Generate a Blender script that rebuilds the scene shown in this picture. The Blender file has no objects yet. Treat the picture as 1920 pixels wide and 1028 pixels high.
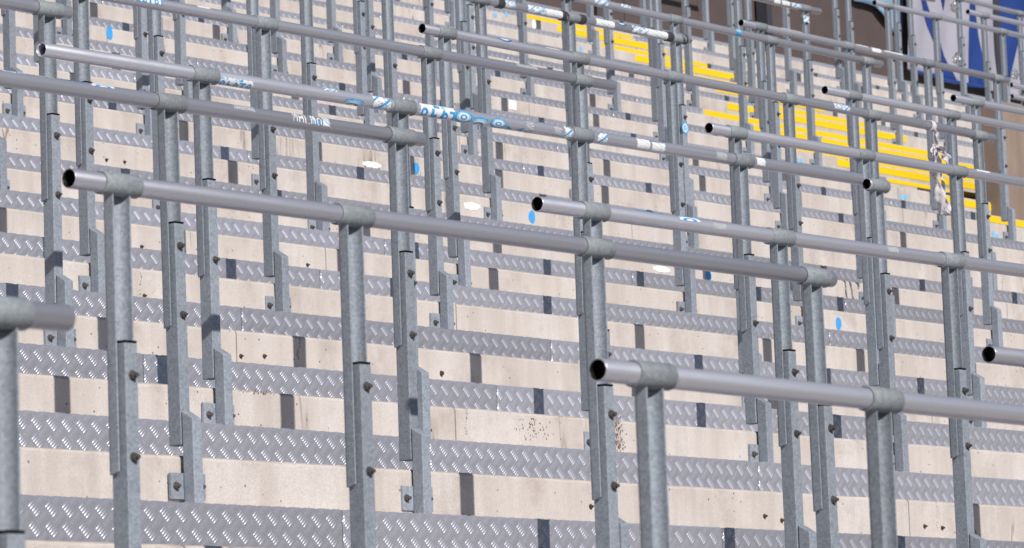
import bpy, bmesh, math, random
import numpy as np
from mathutils import Matrix, Vector

random.seed(7)
rng = np.random.default_rng(7)
scn = bpy.context.scene
COL = scn.collection

# ---------------------------------------------------------------- survey of the place
# u = survey unit, S metres per unit; x along the rows, y up the stand, z up; camera eye at the survey origin
S = 1.06
EYE = 1.65
F_PX, YAW, PITCH, ROLL = 7365.69, 0.89298, 0.12945, -0.03663
Y0, HA, DC, D = 7.36191, 0.14749, 0.36393, 0.8
ZT = [0.79139, 1.12088, 1.4451, 1.77785, 2.11396, 2.44852, 2.78595, 3.14604, 3.50369, 3.86573, 4.22619, 4.58339, 4.94813, 5.3202]

def zT(j):
    if j < 0: return ZT[0] + j * 0.295
    if j < 14: return ZT[j]
    return ZT[13] + (j - 13) * 0.365
def zC(j): return zT(j) - HA
def yT(j): return Y0 + j * D
def yC(j): return Y0 + j * D - DC

fw = Vector((math.sin(YAW) * math.cos(PITCH), math.cos(YAW) * math.cos(PITCH), math.sin(PITCH)))
r0 = Vector((math.cos(YAW), -math.sin(YAW), 0)); u0 = r0.cross(fw)
RT = r0 * math.cos(ROLL) + u0 * math.sin(ROLL)
UP = -r0 * math.sin(ROLL) + u0 * math.cos(ROLL)

def on_y(u, v, y):
    """direction of a photo pixel met with the vertical plane y (survey units)"""
    d = fw + RT * ((u - 960) / F_PX) - UP * ((v - 514) / F_PX)
    return d * (y / d.y)
def rail_x(row, u):
    """x on a row's rail (height 1.04 above its tread) under photo column u"""
    y, z = yC(row) + 0.02, zC(row) + 1.04
    k = (u - 960) / F_PX
    return (k * (fw.y * y + fw.z * z) - (RT.y * y + RT.z * z)) / (RT.x - k * fw.x)
def W(x, y, z): return Vector((x * S, y * S, z * S + EYE))

# ---------------------------------------------------------------- camera
cam = bpy.data.cameras.new('camera'); camo = bpy.data.objects.new('camera', cam); COL.objects.link(camo)
m = Matrix((( RT.x, UP.x, -fw.x, 0), (RT.y, UP.y, -fw.y, 0), (RT.z, UP.z, -fw.z, EYE), (0, 0, 0, 1)))
camo.matrix_world = m
cam.sensor_width = 36; cam.lens = 36 * F_PX / 1920
cam.clip_start = 0.1; cam.clip_end = 2000
cam.dof.use_dof = True; cam.dof.focus_distance = 15.0; cam.dof.aperture_fstop = 12.0
scn.camera = camo

# ---------------------------------------------------------------- sky, sun, exposure
SUN_H = Vector((-0.40, -1.0, 0)).normalized(); SUN_EL = math.radians(31.4)
SUN = Vector((SUN_H.x * math.cos(SUN_EL), SUN_H.y * math.cos(SUN_EL), math.sin(SUN_EL)))
w = bpy.data.worlds.new('World'); scn.world = w; w.use_nodes = True
nt = w.node_tree; bg = nt.nodes['Background']
sky = nt.nodes.new('ShaderNodeTexSky'); sky.sky_type = 'NISHITA'; sky.sun_disc = False
sky.sun_elevation = SUN_EL; sky.sun_rotation = math.atan2(SUN.x, SUN.y)
sky.air_density = 1.0; sky.dust_density = 0.8; sky.ozone_density = 3.5
nt.links.new(sky.outputs[0], bg.inputs[0]); bg.inputs[1].default_value = 0.062
sl = bpy.data.lights.new('sun', 'SUN'); sl.energy = 4.8; sl.angle = math.radians(0.53); sl.color = (1.0, 0.95, 0.90)
so = bpy.data.objects.new('sun', sl); COL.objects.link(so); so.rotation_euler = SUN.to_track_quat('Z', 'Y').to_euler()
so.location = (0, -20, 30)
scn.view_settings.view_transform = 'Standard'; scn.view_settings.look = 'None'
scn.view_settings.exposure = 0.0; scn.view_settings.gamma = 1.0
scn.render.engine = 'CYCLES'; scn.cycles.use_denoising = True; scn.cycles.max_bounces = 6

# ---------------------------------------------------------------- materials
def mat(name):
    m = bpy.data.materials.new(name); m.use_nodes = True
    return m, m.node_tree, m.node_tree.nodes['Principled BSDF']
def N(nt, t, **kw):
    n = nt.nodes.new(t)
    for k, v in kw.items():
        if k in n.inputs.keys() if isinstance(k, str) else False: n.inputs[k].default_value = v
        else: setattr(n, k, v)
    return n
def ramp(nt, fac, stops):
    n = nt.nodes.new('ShaderNodeValToRGB'); nt.links.new(fac, n.inputs[0])
    e = n.color_ramp.elements
    while len(e) < len(stops): e.new(0.5)
    for el, (p, c) in zip(e, stops):
        el.position = p; el.color = (c, c, c, 1) if isinstance(c, (int, float)) else (*c, 1)
    return n.outputs[0]
def mix(nt, fac, a, b, mode='MIX'):
    n = nt.nodes.new('ShaderNodeMix'); n.data_type = 'RGBA'; n.blend_type = mode
    for s, v in ((n.inputs[0], fac), (n.inputs[6], a), (n.inputs[7], b)):
        if hasattr(v, 'is_output'): nt.links.new(v, s)
        elif isinstance(v, (int, float)): s.default_value = v if s == n.inputs[0] else (v, v, v, 1)
        else: s.default_value = (*v, 1)
    return n.outputs[2]
def noise(nt, vec, scale, detail=4, rough=0.55, sc=None):
    if sc:
        mp = nt.nodes.new('ShaderNodeMapping'); mp.inputs['Scale'].default_value = sc
        nt.links.new(vec, mp.inputs[0]); vec = mp.outputs[0]
    n = N(nt, 'ShaderNodeTexNoise', Scale=scale, Detail=detail, Roughness=rough)
    nt.links.new(vec, n.inputs['Vector']); return n.outputs['Fac']
def bump(nt, bs, h, strength, dist):
    b = nt.nodes.new('ShaderNodeBump'); b.inputs['Strength'].default_value = strength; b.inputs['Distance'].default_value = dist
    nt.links.new(h, b.inputs['Height']); nt.links.new(b.outputs[0], bs.inputs['Normal'])

def concrete(name, c1, c2, stain, dirt=0.6):
    m, nt, bs = mat(name)
    pos = nt.nodes.new('ShaderNodeNewGeometry').outputs['Position']
    big = noise(nt, pos, 2.6, 6, 0.65)
    col = mix(nt, ramp(nt, big, [(0.38, 0), (0.62, 1)]), c1, c2)
    st = noise(nt, pos, 9, 4, 0.6, (1.0, 1.0, 0.10))          # faint vertical formwork streaks
    col = mix(nt, ramp(nt, st, [(0.40, 0.0), (0.66, 0.45)]), col, stain)
    fine = noise(nt, pos, 160, 3, 0.6)
    col = mix(nt, ramp(nt, fine, [(0.35, 0.0), (0.70, 0.42)]), col, stain)
    blot = noise(nt, pos, 4.5, 6, 0.7)
    col = mix(nt, ramp(nt, blot, [(0.53, 0.0), (0.68, dirt * 0.6)]), col, (0.27, 0.21, 0.175))
    v = N(nt, 'ShaderNodeTexVoronoi', Scale=26.0); nt.links.new(pos, v.inputs['Vector'])
    sep = nt.nodes.new('ShaderNodeSeparateColor'); nt.links.new(v.outputs['Color'], sep.inputs[0])
    pick = ramp(nt, sep.outputs[0], [(0.60, 0), (0.62, 1)])
    pit = mix(nt, 1.0, ramp(nt, v.outputs['Distance'], [(0.05, 1), (0.13, 0)]), pick, 'MULTIPLY')
    col = mix(nt, pit, col, (0.09, 0.07, 0.06))
    crk = noise(nt, pos, 3.0, 4, 0.6, (1.0, 1.0, 0.12))
    ck = ramp(nt, crk, [(0.490, 0), (0.5, 0.8), (0.510, 0)])
    msk = ramp(nt, noise(nt, pos, 0.9, 2), [(0.57, 0), (0.63, 1)])
    ckm = mix(nt, 1.0, ck, msk, 'MULTIPLY')
    col = mix(nt, ckm, col, (0.12, 0.09, 0.07))
    # tread grime on the upward faces, put in to cut the light they bounce
    gn = nt.nodes.new('ShaderNodeSeparateXYZ'); nt.links.new(nt.nodes.new('ShaderNodeNewGeometry').outputs['True Normal'], gn.inputs[0])
    col = mix(nt, ramp(nt, gn.outputs['Z'], [(0.8, 0.0), (0.95, 0.65)]), col, (0.20, 0.17, 0.15))
    nt.links.new(col, bs.inputs['Base Color']); bs.inputs['Roughness'].default_value = 0.88
    hh = mix(nt, 0.5, fine, pit, 'SUBTRACT'); bump(nt, bs, hh, 0.35, 0.004)
    return m
M = {}
M['concrete'] = concrete('concrete_warm', (0.575, 0.535, 0.505), (0.515, 0.465, 0.425), (0.36, 0.31, 0.275))
M['wall_concrete'] = concrete('concrete_parapet', (0.30, 0.22, 0.18), (0.25, 0.19, 0.155), (0.18, 0.13, 0.10), 0.8)

def metal(name, col, rough, metallic, spangle=0.0, scale=60, stretch=None, smudge=0.25):
    m, nt, bs = mat(name)
    tc = nt.nodes.new('ShaderNodeTexCoord').outputs['Object']
    oi = nt.nodes.new('ShaderNodeObjectInfo')
    add = nt.nodes.new('ShaderNodeVectorMath'); add.operation = 'ADD'
    sc_ = nt.nodes.new('ShaderNodeVectorMath'); sc_.operation = 'SCALE'; sc_.inputs[0].default_value = (7.3, 3.1, 5.7)
    nt.links.new(oi.outputs['Random'], sc_.inputs['Scale']); nt.links.new(tc, add.inputs[0]); nt.links.new(sc_.outputs[0], add.inputs[1])
    vec = add.outputs[0]
    dark = tuple(c * 0.62 for c in col)
    n1 = noise(nt, vec, 26, 6, 0.7, stretch)
    c = mix(nt, ramp(nt, n1, [(0.42, 0), (0.75, smudge)]), col, dark)
    if spangle:
        v = N(nt, 'ShaderNodeTexVoronoi', Scale=float(scale)); nt.links.new(vec, v.inputs['Vector'])
        sep = nt.nodes.new('ShaderNodeSeparateColor'); nt.links.new(v.outputs['Color'], sep.inputs[0])
        c = mix(nt, ramp(nt, sep.outputs[0], [(0.0, 0), (1.0, spangle)]), c, tuple(min(1, x * 1.45) for x in col))
        rr = ramp(nt, sep.outputs[1], [(0, rough - 0.08), (1, rough + 0.10)])
    else:
        rr = ramp(nt, n1, [(0.3, rough - 0.04), (0.8, rough + 0.10)])
    # random tone from one piece to the next
    tone = nt.nodes.new('ShaderNodeMapRange'); tone.inputs['To Min'].default_value = 0.86; tone.inputs['To Max'].default_value = 1.08
    nt.links.new(oi.outputs['Random'], tone.inputs['Value'])
    c = mix(nt, 1.0, c, tone.outputs[0], 'MULTIPLY')
    nt.links.new(c, bs.inputs['Base Color']); nt.links.new(rr, bs.inputs['Roughness'])
    bs.inputs['Metallic'].default_value = metallic
    if metallic < 0.2: bs.inputs['Specular IOR Level'].default_value = 0.15
    bump(nt, bs, noise(nt, vec, 120, 2), 0.06, 0.001)
    return m
M['galv'] = metal('galvanised_steel', (0.226, 0.252, 0.290), 0.42, 0.05, 0.70, 150, None, 0.65)
M['collar'] = metal('galvanised_collar', (0.225, 0.245, 0.262), 0.5, 0.10, 0.6, 140, None, 0.5)
M['tube'] = metal('satin_aluminium_tube', (0.60, 0.60, 0.665), 0.33, 0.65, 0.0, 60, (0.25, 1, 1), 0.18)
M['checker'] = metal('aluminium_checker_plate', (0.60, 0.605, 0.675), 0.33, 0.64, 0.0, 60, None, 0.40)
M['bolt'] = metal('weathered_bolt', (0.17, 0.15, 0.145), 0.5, 0.7)
M['rust'] = metal('rusty_anchor', (0.10, 0.06, 0.042), 0.8, 0.2)
def flat(name, col, rough=0.6, var=0.25, sc=12, metallic=0.0):
    m, nt, bs = mat(name)
    pos = nt.nodes.new('ShaderNodeNewGeometry').outputs['Position']
    c = mix(nt, ramp(nt, noise(nt, pos, sc, 5, 0.65), [(0.35, 0), (0.8, var)]), col, tuple(x * 0.55 for x in col))
    nt.links.new(c, bs.inputs['Base Color']); bs.inputs['Roughness'].default_value = rough; bs.inputs['Metallic'].default_value = metallic
    return m
M['black'] = flat('black_plastic', (0.006, 0.006, 0.007), 0.35)
M['tape'] = flat('black_tape', (0.05, 0.047, 0.052), 0.45, 0.5, 60)
M['bluepaint'] = flat('blue_paint_mark', (0.06, 0.33, 0.72), 0.6, 0.5, 60)
M['palebluepaint'] = flat('pale_blue_dot', (0.16, 0.48, 0.74), 0.6, 0.4, 60)
M['dirt'] = flat('dried_dirt', (0.17, 0.125, 0.10), 0.9, 0.7, 60)
M['whitepaint'] = flat('white_paint_mark', (0.82, 0.81, 0.78), 0.7, 0.15, 40)
M['wood'] = flat('brown_cladding', (0.085, 0.062, 0.058), 0.75, 0.5, 2.5)
M['darkcol'] = flat('dark_column', (0.045, 0.045, 0.055), 0.5)
M['cloth_white'] = flat('banner_white', (0.33, 0.32, 0.38), 0.85, 0.30, 3)
M['cloth_blue'] = flat('banner_blue', (0.006, 0.036, 0.19), 0.8, 0.35, 3)
M['cloth_light'] = flat('banner_light_blue', (0.22, 0.36, 0.50), 0.8, 0.4, 5)
M['rag'] = flat('white_rag', (0.62, 0.59, 0.62), 0.9, 0.5, 30)
M['foil'] = flat('silver_tape_scrap', (0.75, 0.75, 0.77), 0.22, 0.3, 30, 0.9)
M['grass'] = flat('turf', (0.05, 0.09, 0.03), 0.9, 0.4, 2)
M['track'] = flat('asphalt', (0.10, 0.095, 0.09), 0.9, 0.4, 3)
# yellow road paint, worn through to the concrete in spots
m, nt, bs = mat('yellow_step_paint')
pos = nt.nodes.new('ShaderNodeNewGeometry').outputs['Position']
wear = ramp(nt, noise(nt, pos, 14, 6, 0.7), [(0.60, 0), (0.70, 0.55)])
nt.links.new(mix(nt, wear, (0.80, 0.54, 0.003), (0.60, 0.44, 0.12)), bs.inputs['Base Color']); bs.inputs['Roughness'].default_value = 0.6
M['yellow'] = m
m, nt, bs = mat('printed_sticker')
at = nt.nodes.new('ShaderNodeVertexColor'); at.layer_name = 'print'
pos = nt.nodes.new('ShaderNodeNewGeometry').outputs['Position']
sc = ramp(nt, noise(nt, pos, 90, 4, 0.7), [(0.48, 0.0), (0.72, 0.45)])
nt.links.new(mix(nt, sc, at.outputs[0], (0.55, 0.57, 0.60)), bs.inputs['Base Color']); bs.inputs['Roughness'].default_value = 0.45
M['sticker'] = m

# ---------------------------------------------------------------- mesh helpers
def mesh(name, verts, faces, material, smooth=False):
    me = bpy.data.meshes.new(name); me.from_pydata([tuple(v) for v in verts], [], faces); me.update()
    me.materials.append(material)
    if smooth: me.polygons.foreach_set('use_smooth', [True] * len(me.polygons))
    return me
def obj(name, me, parent=None, loc=(0, 0, 0), rot=(0, 0, 0), **props):
    o = bpy.data.objects.new(name, me); COL.objects.link(o)
    o.parent = parent; o.location = loc; o.rotation_euler = rot
    for k, v in props.items(): o[k] = v
    return o
def box_v(x0, x1, y0, y1, z0, z1):
    v = [(x0, y0, z0), (x1, y0, z0), (x1, y1, z0), (x0, y1, z0), (x0, y0, z1), (x1, y0, z1), (x1, y1, z1), (x0, y1, z1)]
    f = [(0, 3, 2, 1), (4, 5, 6, 7), (0, 1, 5, 4), (1, 2, 6, 5), (2, 3, 7, 6), (3, 0, 4, 7)]
    return v, f
def bevelled(name, vf, material, width, seg=2, smooth=False):
    me = mesh(name, *vf, material)
    bm = bmesh.new(); bm.from_mesh(me)
    bmesh.ops.bevel(bm, geom=list(bm.edges), offset=width, segments=seg, affect='EDGES', profile=0.6)
    bm.to_mesh(me); bm.free()
    if smooth: me.polygons.foreach_set('use_smooth', [True] * len(me.polygons))
    return me
def bbox(name, x0, x1, y0, y1, z0, z1, material, width=0.002, seg=2): return bevelled(name, box_v(x0, x1, y0, y1, z0, z1), material, width, seg)
def tube_mesh(name, L, ro, ri, material, seg=40, cuts=1, dark=False):
    """hollow tube along +x from 0 to L, axis at the origin"""
    v, f = [], []
    prof = [(0.0, ri, 0.03)] if False else None
    rings = [(0.03, ri), (0.0012, ri), (0, ri + 0.0010), (0, ro - 0.0010), (0.0012, ro)]
    rings += [(L * k / cuts, ro) for k in range(1, cuts)]
    rings += [(L - 0.0012, ro), (L, ro - 0.0010), (L, ri + 0.0010), (L - 0.0012, ri), (L - 0.03, ri)]
    for x, r in rings:
        for i in range(seg):
            a = 2 * math.pi * i / seg; v.append((x, r * math.cos(a), r * math.sin(a)))
    for k in range(len(rings) - 1):
        for i in range(seg):
            a, b = k * seg + i, k * seg + (i + 1) % seg
            f.append((a, b, b + seg, a + seg))
    me = mesh(name, v, f, material, True)
    if dark:  # black inner walls stand in for the shade inside the tube ends
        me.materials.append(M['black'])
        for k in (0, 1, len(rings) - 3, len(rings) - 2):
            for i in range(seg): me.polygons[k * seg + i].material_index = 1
    return me
def disc_mesh(name, r, x0, x1, material, seg=24):
    v = [(x0, r * math.cos(2 * math.pi * i / seg), r * math.sin(2 * math.pi * i / seg)) for i in range(seg)]
    v += [(x1, a[1], a[2]) for a in v[:seg]]
    f = [tuple(range(seg))[::-1], tuple(range(seg, 2 * seg))] + [(i, (i + 1) % seg, seg + (i + 1) % seg, seg + i) for i in range(seg)]
    return mesh(name, v, f, material)

# ---------------------------------------------------------------- ground
g = mesh('ground', [(-400, -600, 0), (500, -600, 0), (500, 300, 0), (-400, 300, 0)], [(0, 1, 2, 3)], M['track'])
obj('ground', g, kind='structure')
g = mesh('pitch', [(-60, -85, 0.004), (50, -85, 0.004), (50, -5, 0.004), (-60, -5, 0.004)], [(0, 1, 2, 3)], M['grass'])
obj('pitch', g, kind='structure')

# ---------------------------------------------------------------- assumed stands on the other sides, unseen, added to block low sky light
M['roofing'] = flat('roof_underside', (0.10, 0.10, 0.105), 0.8)
M['seats'] = flat('far_seating', (0.06, 0.09, 0.14), 0.7, 0.4, 0.4)
M['fascia'] = flat('stand_concrete', (0.20, 0.19, 0.18), 0.85, 0.3, 0.3)
def extrude(prof, a, b, axis):
    n = len(prof); v = []
    for e in (a, b):
        for p, z in prof: v.append((e, p, z) if axis == 'x' else (p, e, z))
    f = [tuple(range(n)), tuple(range(2 * n - 1, n - 1, -1))] + [(k, (k + 1) % n, n + (k + 1) % n, n + k) for k in range(n)]
    return v, f
def far_stand(front, out, a, b, axis):
    prof = [(front, 0.05), (front, 1.2)]
    for k in range(16): prof += [(front + out * (k * 1.0 + 0.9), 1.2 + k * 0.62), (front + out * (k * 1.0 + 0.9), 1.2 + (k + 1) * 0.62)]
    prof += [(front + out * 20, 11.12), (front + out * 20, 0.05)]
    me = bpy.data.meshes.new('seating_tier'); vv, ff = extrude(prof, a, b, axis); me.from_pydata(vv, [], ff); me.materials.append(M['seats'])
    o = obj('sky_blocking_stand', None, kind='structure'); obj('seating_tier', me, o)
    me = bpy.data.meshes.new('rear_wall'); vv, ff = extrude([(front + out * 20.1, 0.05), (front + out * 20.6, 0.05), (front + out * 20.6, 19), (front + out * 20.1, 19)], a, b, axis); me.from_pydata(vv, [], ff); me.materials.append(M['fascia']); obj('rear_wall', me, o)
    me = bpy.data.meshes.new('roof'); vv, ff = extrude([(front + out * 3, 17.5), (front + out * 21, 19.1), (front + out * 21, 19.6), (front + out * 3, 18.2)], a, b, axis); me.from_pydata(vv, [], ff); me.materials.append(M['roofing']); obj('roof', me, o)
far_stand(-92, -1, -60, 55, 'x')
far_stand(-68, -1, -85, 30, 'y')
far_stand(62, 1, -85, 4, 'y')
# ---------------------------------------------------------------- concrete terrace rows
XL, XR = -5.0, 37.0
AISLE_LOW, AISLE_HIGH, AISLE_END = 23.40, 25.30, 26.85
def aisle(j):                     # x range of the stairway beside half step j, or None
    if j < 9 or j > 16: return None
    return (AISLE_LOW if j < 13 else AISLE_HIGH, AISLE_END)
def slab_mesh(x0, x1, depth, h, seed):
    """a precast unit: front face at y=0, top at z=0, with a worn, slightly uneven nosing"""
    n = max(2, int((x1 - x0) / 0.08)); xs = np.linspace(x0, x1, n)
    r = np.random.default_rng(seed)
    j1 = r.normal(0, 0.0011, n); j2 = r.normal(0, 0.0013, n)
    chip = (r.random(n) < 0.03) * r.uniform(0.004, 0.010, n)
    v, f = [], []
    for i, x in enumerate(xs):
        v += [(x, 0, -h), (x, 0, -0.012 - chip[i]), (x, 0.004 + abs(j1[i]) + chip[i] * 0.6, -0.004 + j2[i] * 0.5 - chip[i] * 0.4), (x, 0.012 + chip[i], 0), (x, depth, 0)]
    for i in range(n - 1):
        a = i * 5
        for k in range(4): f.append((a + k, a + 5 + k, a + 6 + k, a + 1 + k))
    f.append((0, 1, 2, 3, 4)); e = (n - 1) * 5; f.append((e + 4, e + 3, e + 2, e + 1, e))
    return mesh('concrete_slab', v, f, M['concrete'])
ROWS = {}
for j in range(-6, 18):
    ROWS[j] = row = obj('terrace_step', None, loc=W(0, yC(j), zC(j)), kind='structure', label='cream concrete terrace step running across the stand')
    cuts = [XL]
    x = XL + rng.uniform(1.5, 4.0)
    while x < XR - 2: cuts.append(x); x += rng.uniform(3.6, 5.2)
    cuts.append(XR)
    depth = (D * S) if j < 17 else 0.95
    for a, b in zip(cuts[:-1], cuts[1:]):
        obj('concrete_slab', slab_mesh(a * S + 0.003, b * S - 0.003, depth - 0.001, 0.45, 1000 + j * 17 + int(a * 3)), row)

ew = obj('added_dark_wall', None, loc=W(XL, yC(-6), zC(-6)), kind='structure')
for k in range(24):               # unseen dark wall added at the left to darken reflections in the posts
    y = yC(-6 + k); me = bbox('wall_panel', -0.12, -0.004, 0.003, D * S - 0.003, -1.5, (zC(-6 + k) - zC(-6)) * S + 6.5, M['wood'], 0.003)
    obj('wall_panel', me, ew, (0, k * D * S, 0))

# ---------------------------------------------------------------- checker-plate half steps
PX, PZ = 0.0645, 0.0560           # repeat of the five-bar pattern
PL = 30 * PX                      # one plate is 1.935 m long
RISE = HA * S; TREAD = (D - (D - DC)) * S
TREAD = (yC(1) - yT(0)) * S
def checker_plate():
    t = 0.0025
    v, f = [], []
    def add(vs, fs):
        b = len(v); v.extend(vs); f.extend([tuple(i + b for i in q) for q in fs])
    # bent sheet: riser then tread, rounded nosing
    prof = [(0, -RISE + 0.002)]
    R = 0.003
    for k in range(5):
        a = math.pi / 2 * k / 4; prof.append((R - R * math.cos(a), -R + R * math.sin(a)))
    prof.append((TREAD - 0.004, 0))
    inner = [(p[0] + t, p[1]) if i == 0 else ((p[0], p[1] - t) if i == len(prof) - 1 else (p[0] + t * 0.8, p[1] - t * 0.8)) for i, p in enumerate(prof)]
    loop = prof + inner[::-1]; n = len(loop)
    vs = [(0.0015, y, z) for y, z in loop] + [(PL - 0.0015, y, z) for y, z in loop]
    fs = [(i, i + n, (i + 1) % n + n, (i + 1) % n) for i in range(n)] + [tuple(range(n)), tuple(range(2 * n - 1, n - 1, -1))]
    add(vs, fs)
    L, wd, h = 0.0325, 0.0072, 0.0023
    def bar(cx, cz, ang, to3, lo, hi):
        c, s = math.cos(ang), math.sin(ang)
        pts = [(-L / 2, 0, -0.0003), (-L * .28, -wd / 2, -0.0003), (L * .28, -wd / 2, -0.0003), (L / 2, 0, -0.0003), (L * .28, wd / 2, -0.0003), (-L * .28, wd / 2, -0.0003),
               (-L * .26, -wd * .12, h * .85), (L * .26, -wd * .12, h * .85), (L * .26, wd * .12, h * .85), (-L * .26, wd * .12, h * .85)]
        out = []
        for a, b, q in pts:
            X, Z = cx + a * c - b * s, cz + a * s + b * c
            if X < 0.002 or X > PL - 0.002 or Z < lo or Z > hi: X = min(max(X, 0.002), PL - 0.002); Z = min(max(Z, lo), hi)
            out.append(to3(X, Z, q))
        add(out, [(0, 1, 6), (0, 6, 9), (0, 9, 5), (1, 2, 7, 6), (2, 3, 7), (3, 8, 7), (3, 4, 8), (4, 5, 9, 8), (6, 7, 8, 9)])
    def field(to3, lo, hi, z_off):
        nz = int((hi - lo) / PZ) + 3
        for k in range(-1, nz):
            for i in range(-1, 32):
                for kind in (0, 1):
                    gx = (i + 0.5 * kind + 0.25) * PX; gz = hi - z_off - (k + 0.5 * kind) * PZ
                    if gz < lo - 0.012 or gz > hi + 0.012: continue
                    for q in range(-2, 3):
                        o = q * 0.0073
                        if kind == 0: x, z, a = gx + o * 0.92, gz - o * 0.88, math.radians(43)
                        else: x, z, a = gx + o * 0.92, gz + o * 0.88, math.radians(-43)
                        if lo + 0.001 < z < hi - 0.001 and 0.002 < x < PL - 0.002: bar(x, z, a, to3, lo, hi)
    field(lambda X, Z, q: (X, -q, Z), -RISE + 0.004, -0.003, 0.034)
    field(lambda X, Z, q: (X, Z, q), 0.004, TREAD - 0.01, 0.02)
    # bars cut by the bend: a row of small nubs along the nosing
    for i in range(30):
        for q in range(5):
            cx = (i + 0.78) * PX % PL + (q - 2) * 0.0088
            if not 0.006 < cx < PL - 0.006: continue
            r = 0.0034
            vs = [(cx + r * dx, 0.0006 - 0.0032 * dy, -0.0004 + 0.0034 * dz) for dx, dy, dz in ((-1, 0, 0), (1, 0, 0), (0, 1, 0), (0, -1, 0), (0, 0, 1), (0, 0, -1))]
            add(vs, [(0, 2, 4), (2, 1, 4), (1, 3, 4), (3, 0, 4), (2, 0, 5), (1, 2, 5), (3, 1, 5), (0, 3, 5)])
    me = mesh('tread_plate', v, f, M['checker'], True)
    bm = bmesh.new(); bm.from_mesh(me); bmesh.ops.recalc_face_normals(bm, faces=list(bm.faces)); bm.to_mesh(me); bm.free()
    me.set_sharp_from_angle(angle=math.radians(50))
    return me
plate = checker_plate()
PLU = PL / S
def plate_run(row, x0, x1):
    x = x0
    while x < x1:
        if x + PLU <= x1 + 0.05:
            obj('tread_plate', plate, row, (x * S, 0, 0), (0, 0, 0)); x += PLU
        else:                     # a short end piece
            L = (x1 - x) * S
            if L > 0.05:
                q = plate.copy(); bm = bmesh.new(); bm.from_mesh(q)
                bmesh.ops.bisect_plane(bm, geom=list(bm.verts) + list(bm.edges) + list(bm.faces), plane_co=(L, 0, 0), plane_no=(1, 0, 0), clear_outer=True)
                bm.to_mesh(q); bm.free(); obj('tread_plate', q, row, (x * S, 0, 0))
            break
def vis(j):                       # x range a visitor near the camera could see on row j
    k = (yT(j)) / Y0
    return max(XL, 5.6 * k), min(XR, 14.2 * k)
for j in range(-4, 18):
    row = obj('half_step', None, loc=W(0, yT(j), zT(j)), kind='structure', label='aluminium checker-plate half step on the terrace')
    a, b = vis(j); a += (j * 0.731) % PLU - PLU * 0.5; a = max(a, XL)
    ai = aisle(j)
    if ai:
        plate_run(row, a, ai[0]); plate_run(row, ai[1], b + 1)
    else: plate_run(row, a, b)

# ---------------------------------------------------------------- stairway with yellow edges
def bx(name, x0, x1, y0, y1, z0, z1, material, parent=None, bev=0.003, **props):
    """box from survey coordinates, origin at its base"""
    c = W((x0 + x1) / 2, (y0 + y1) / 2, z0); hx, hy, hz = (x1 - x0) / 2 * S, (y1 - y0) / 2 * S, (z1 - z0) * S
    me = bbox(name, -hx, hx, -hy, hy, 0, hz, material, bev)
    o = obj(name, me, None, c, **props)
    if parent: o.parent = parent; o.location = c - parent.location
    return o
stairs = obj('stairway', None, loc=W(AISLE_LOW, yT(9), zT(9)), kind='structure', label='concrete stairway with yellow painted step edges')
for j in range(9, 17):
    x0, x1 = aisle(j)
    ys, ye = yT(j), yC(j + 1) - 0.002
    if j == 10:                   # this step is hollow on its right-hand side
        bx('stair_block', x0, 23.80, ys, ye, zC(j) + 0.001, zT(j), M['concrete'], stairs)
        bx('stair_slab', 23.803, x1, ys, ye, zT(j) - 0.035, zT(j) - 0.001, M['concrete'], stairs)
    else:
        bx('stair_block', x0, x1, ys, ye, zC(j) + 0.001, zT(j), M['concrete'], stairs)
    bx('yellow_stripe', x0 + 0.01 + rng.uniform(0, .04), x1 - 0.02 - rng.uniform(0, .05), ys - 0.003, ys - 0.0005, zT(j) - (0.034 if j == 10 else 0.052), zT(j) - 0.006, M['yellow'], stairs, 0.0005)
for j in range(10, 18):
    x0, x1 = aisle(min(16, j if j < 14 else j)) or (AISLE_HIGH, AISLE_END)
    if j == 13: x0 = AISLE_LOW + 0.9
    bx('yellow_stripe', x0 + rng.uniform(0, .04), x1 - 0.02 - rng.uniform(0, .05), yC(j) - 0.003, yC(j) - 0.0005, zC(j) - 0.068, zC(j) - 0.016, M['yellow'], stairs, 0.0005)

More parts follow.
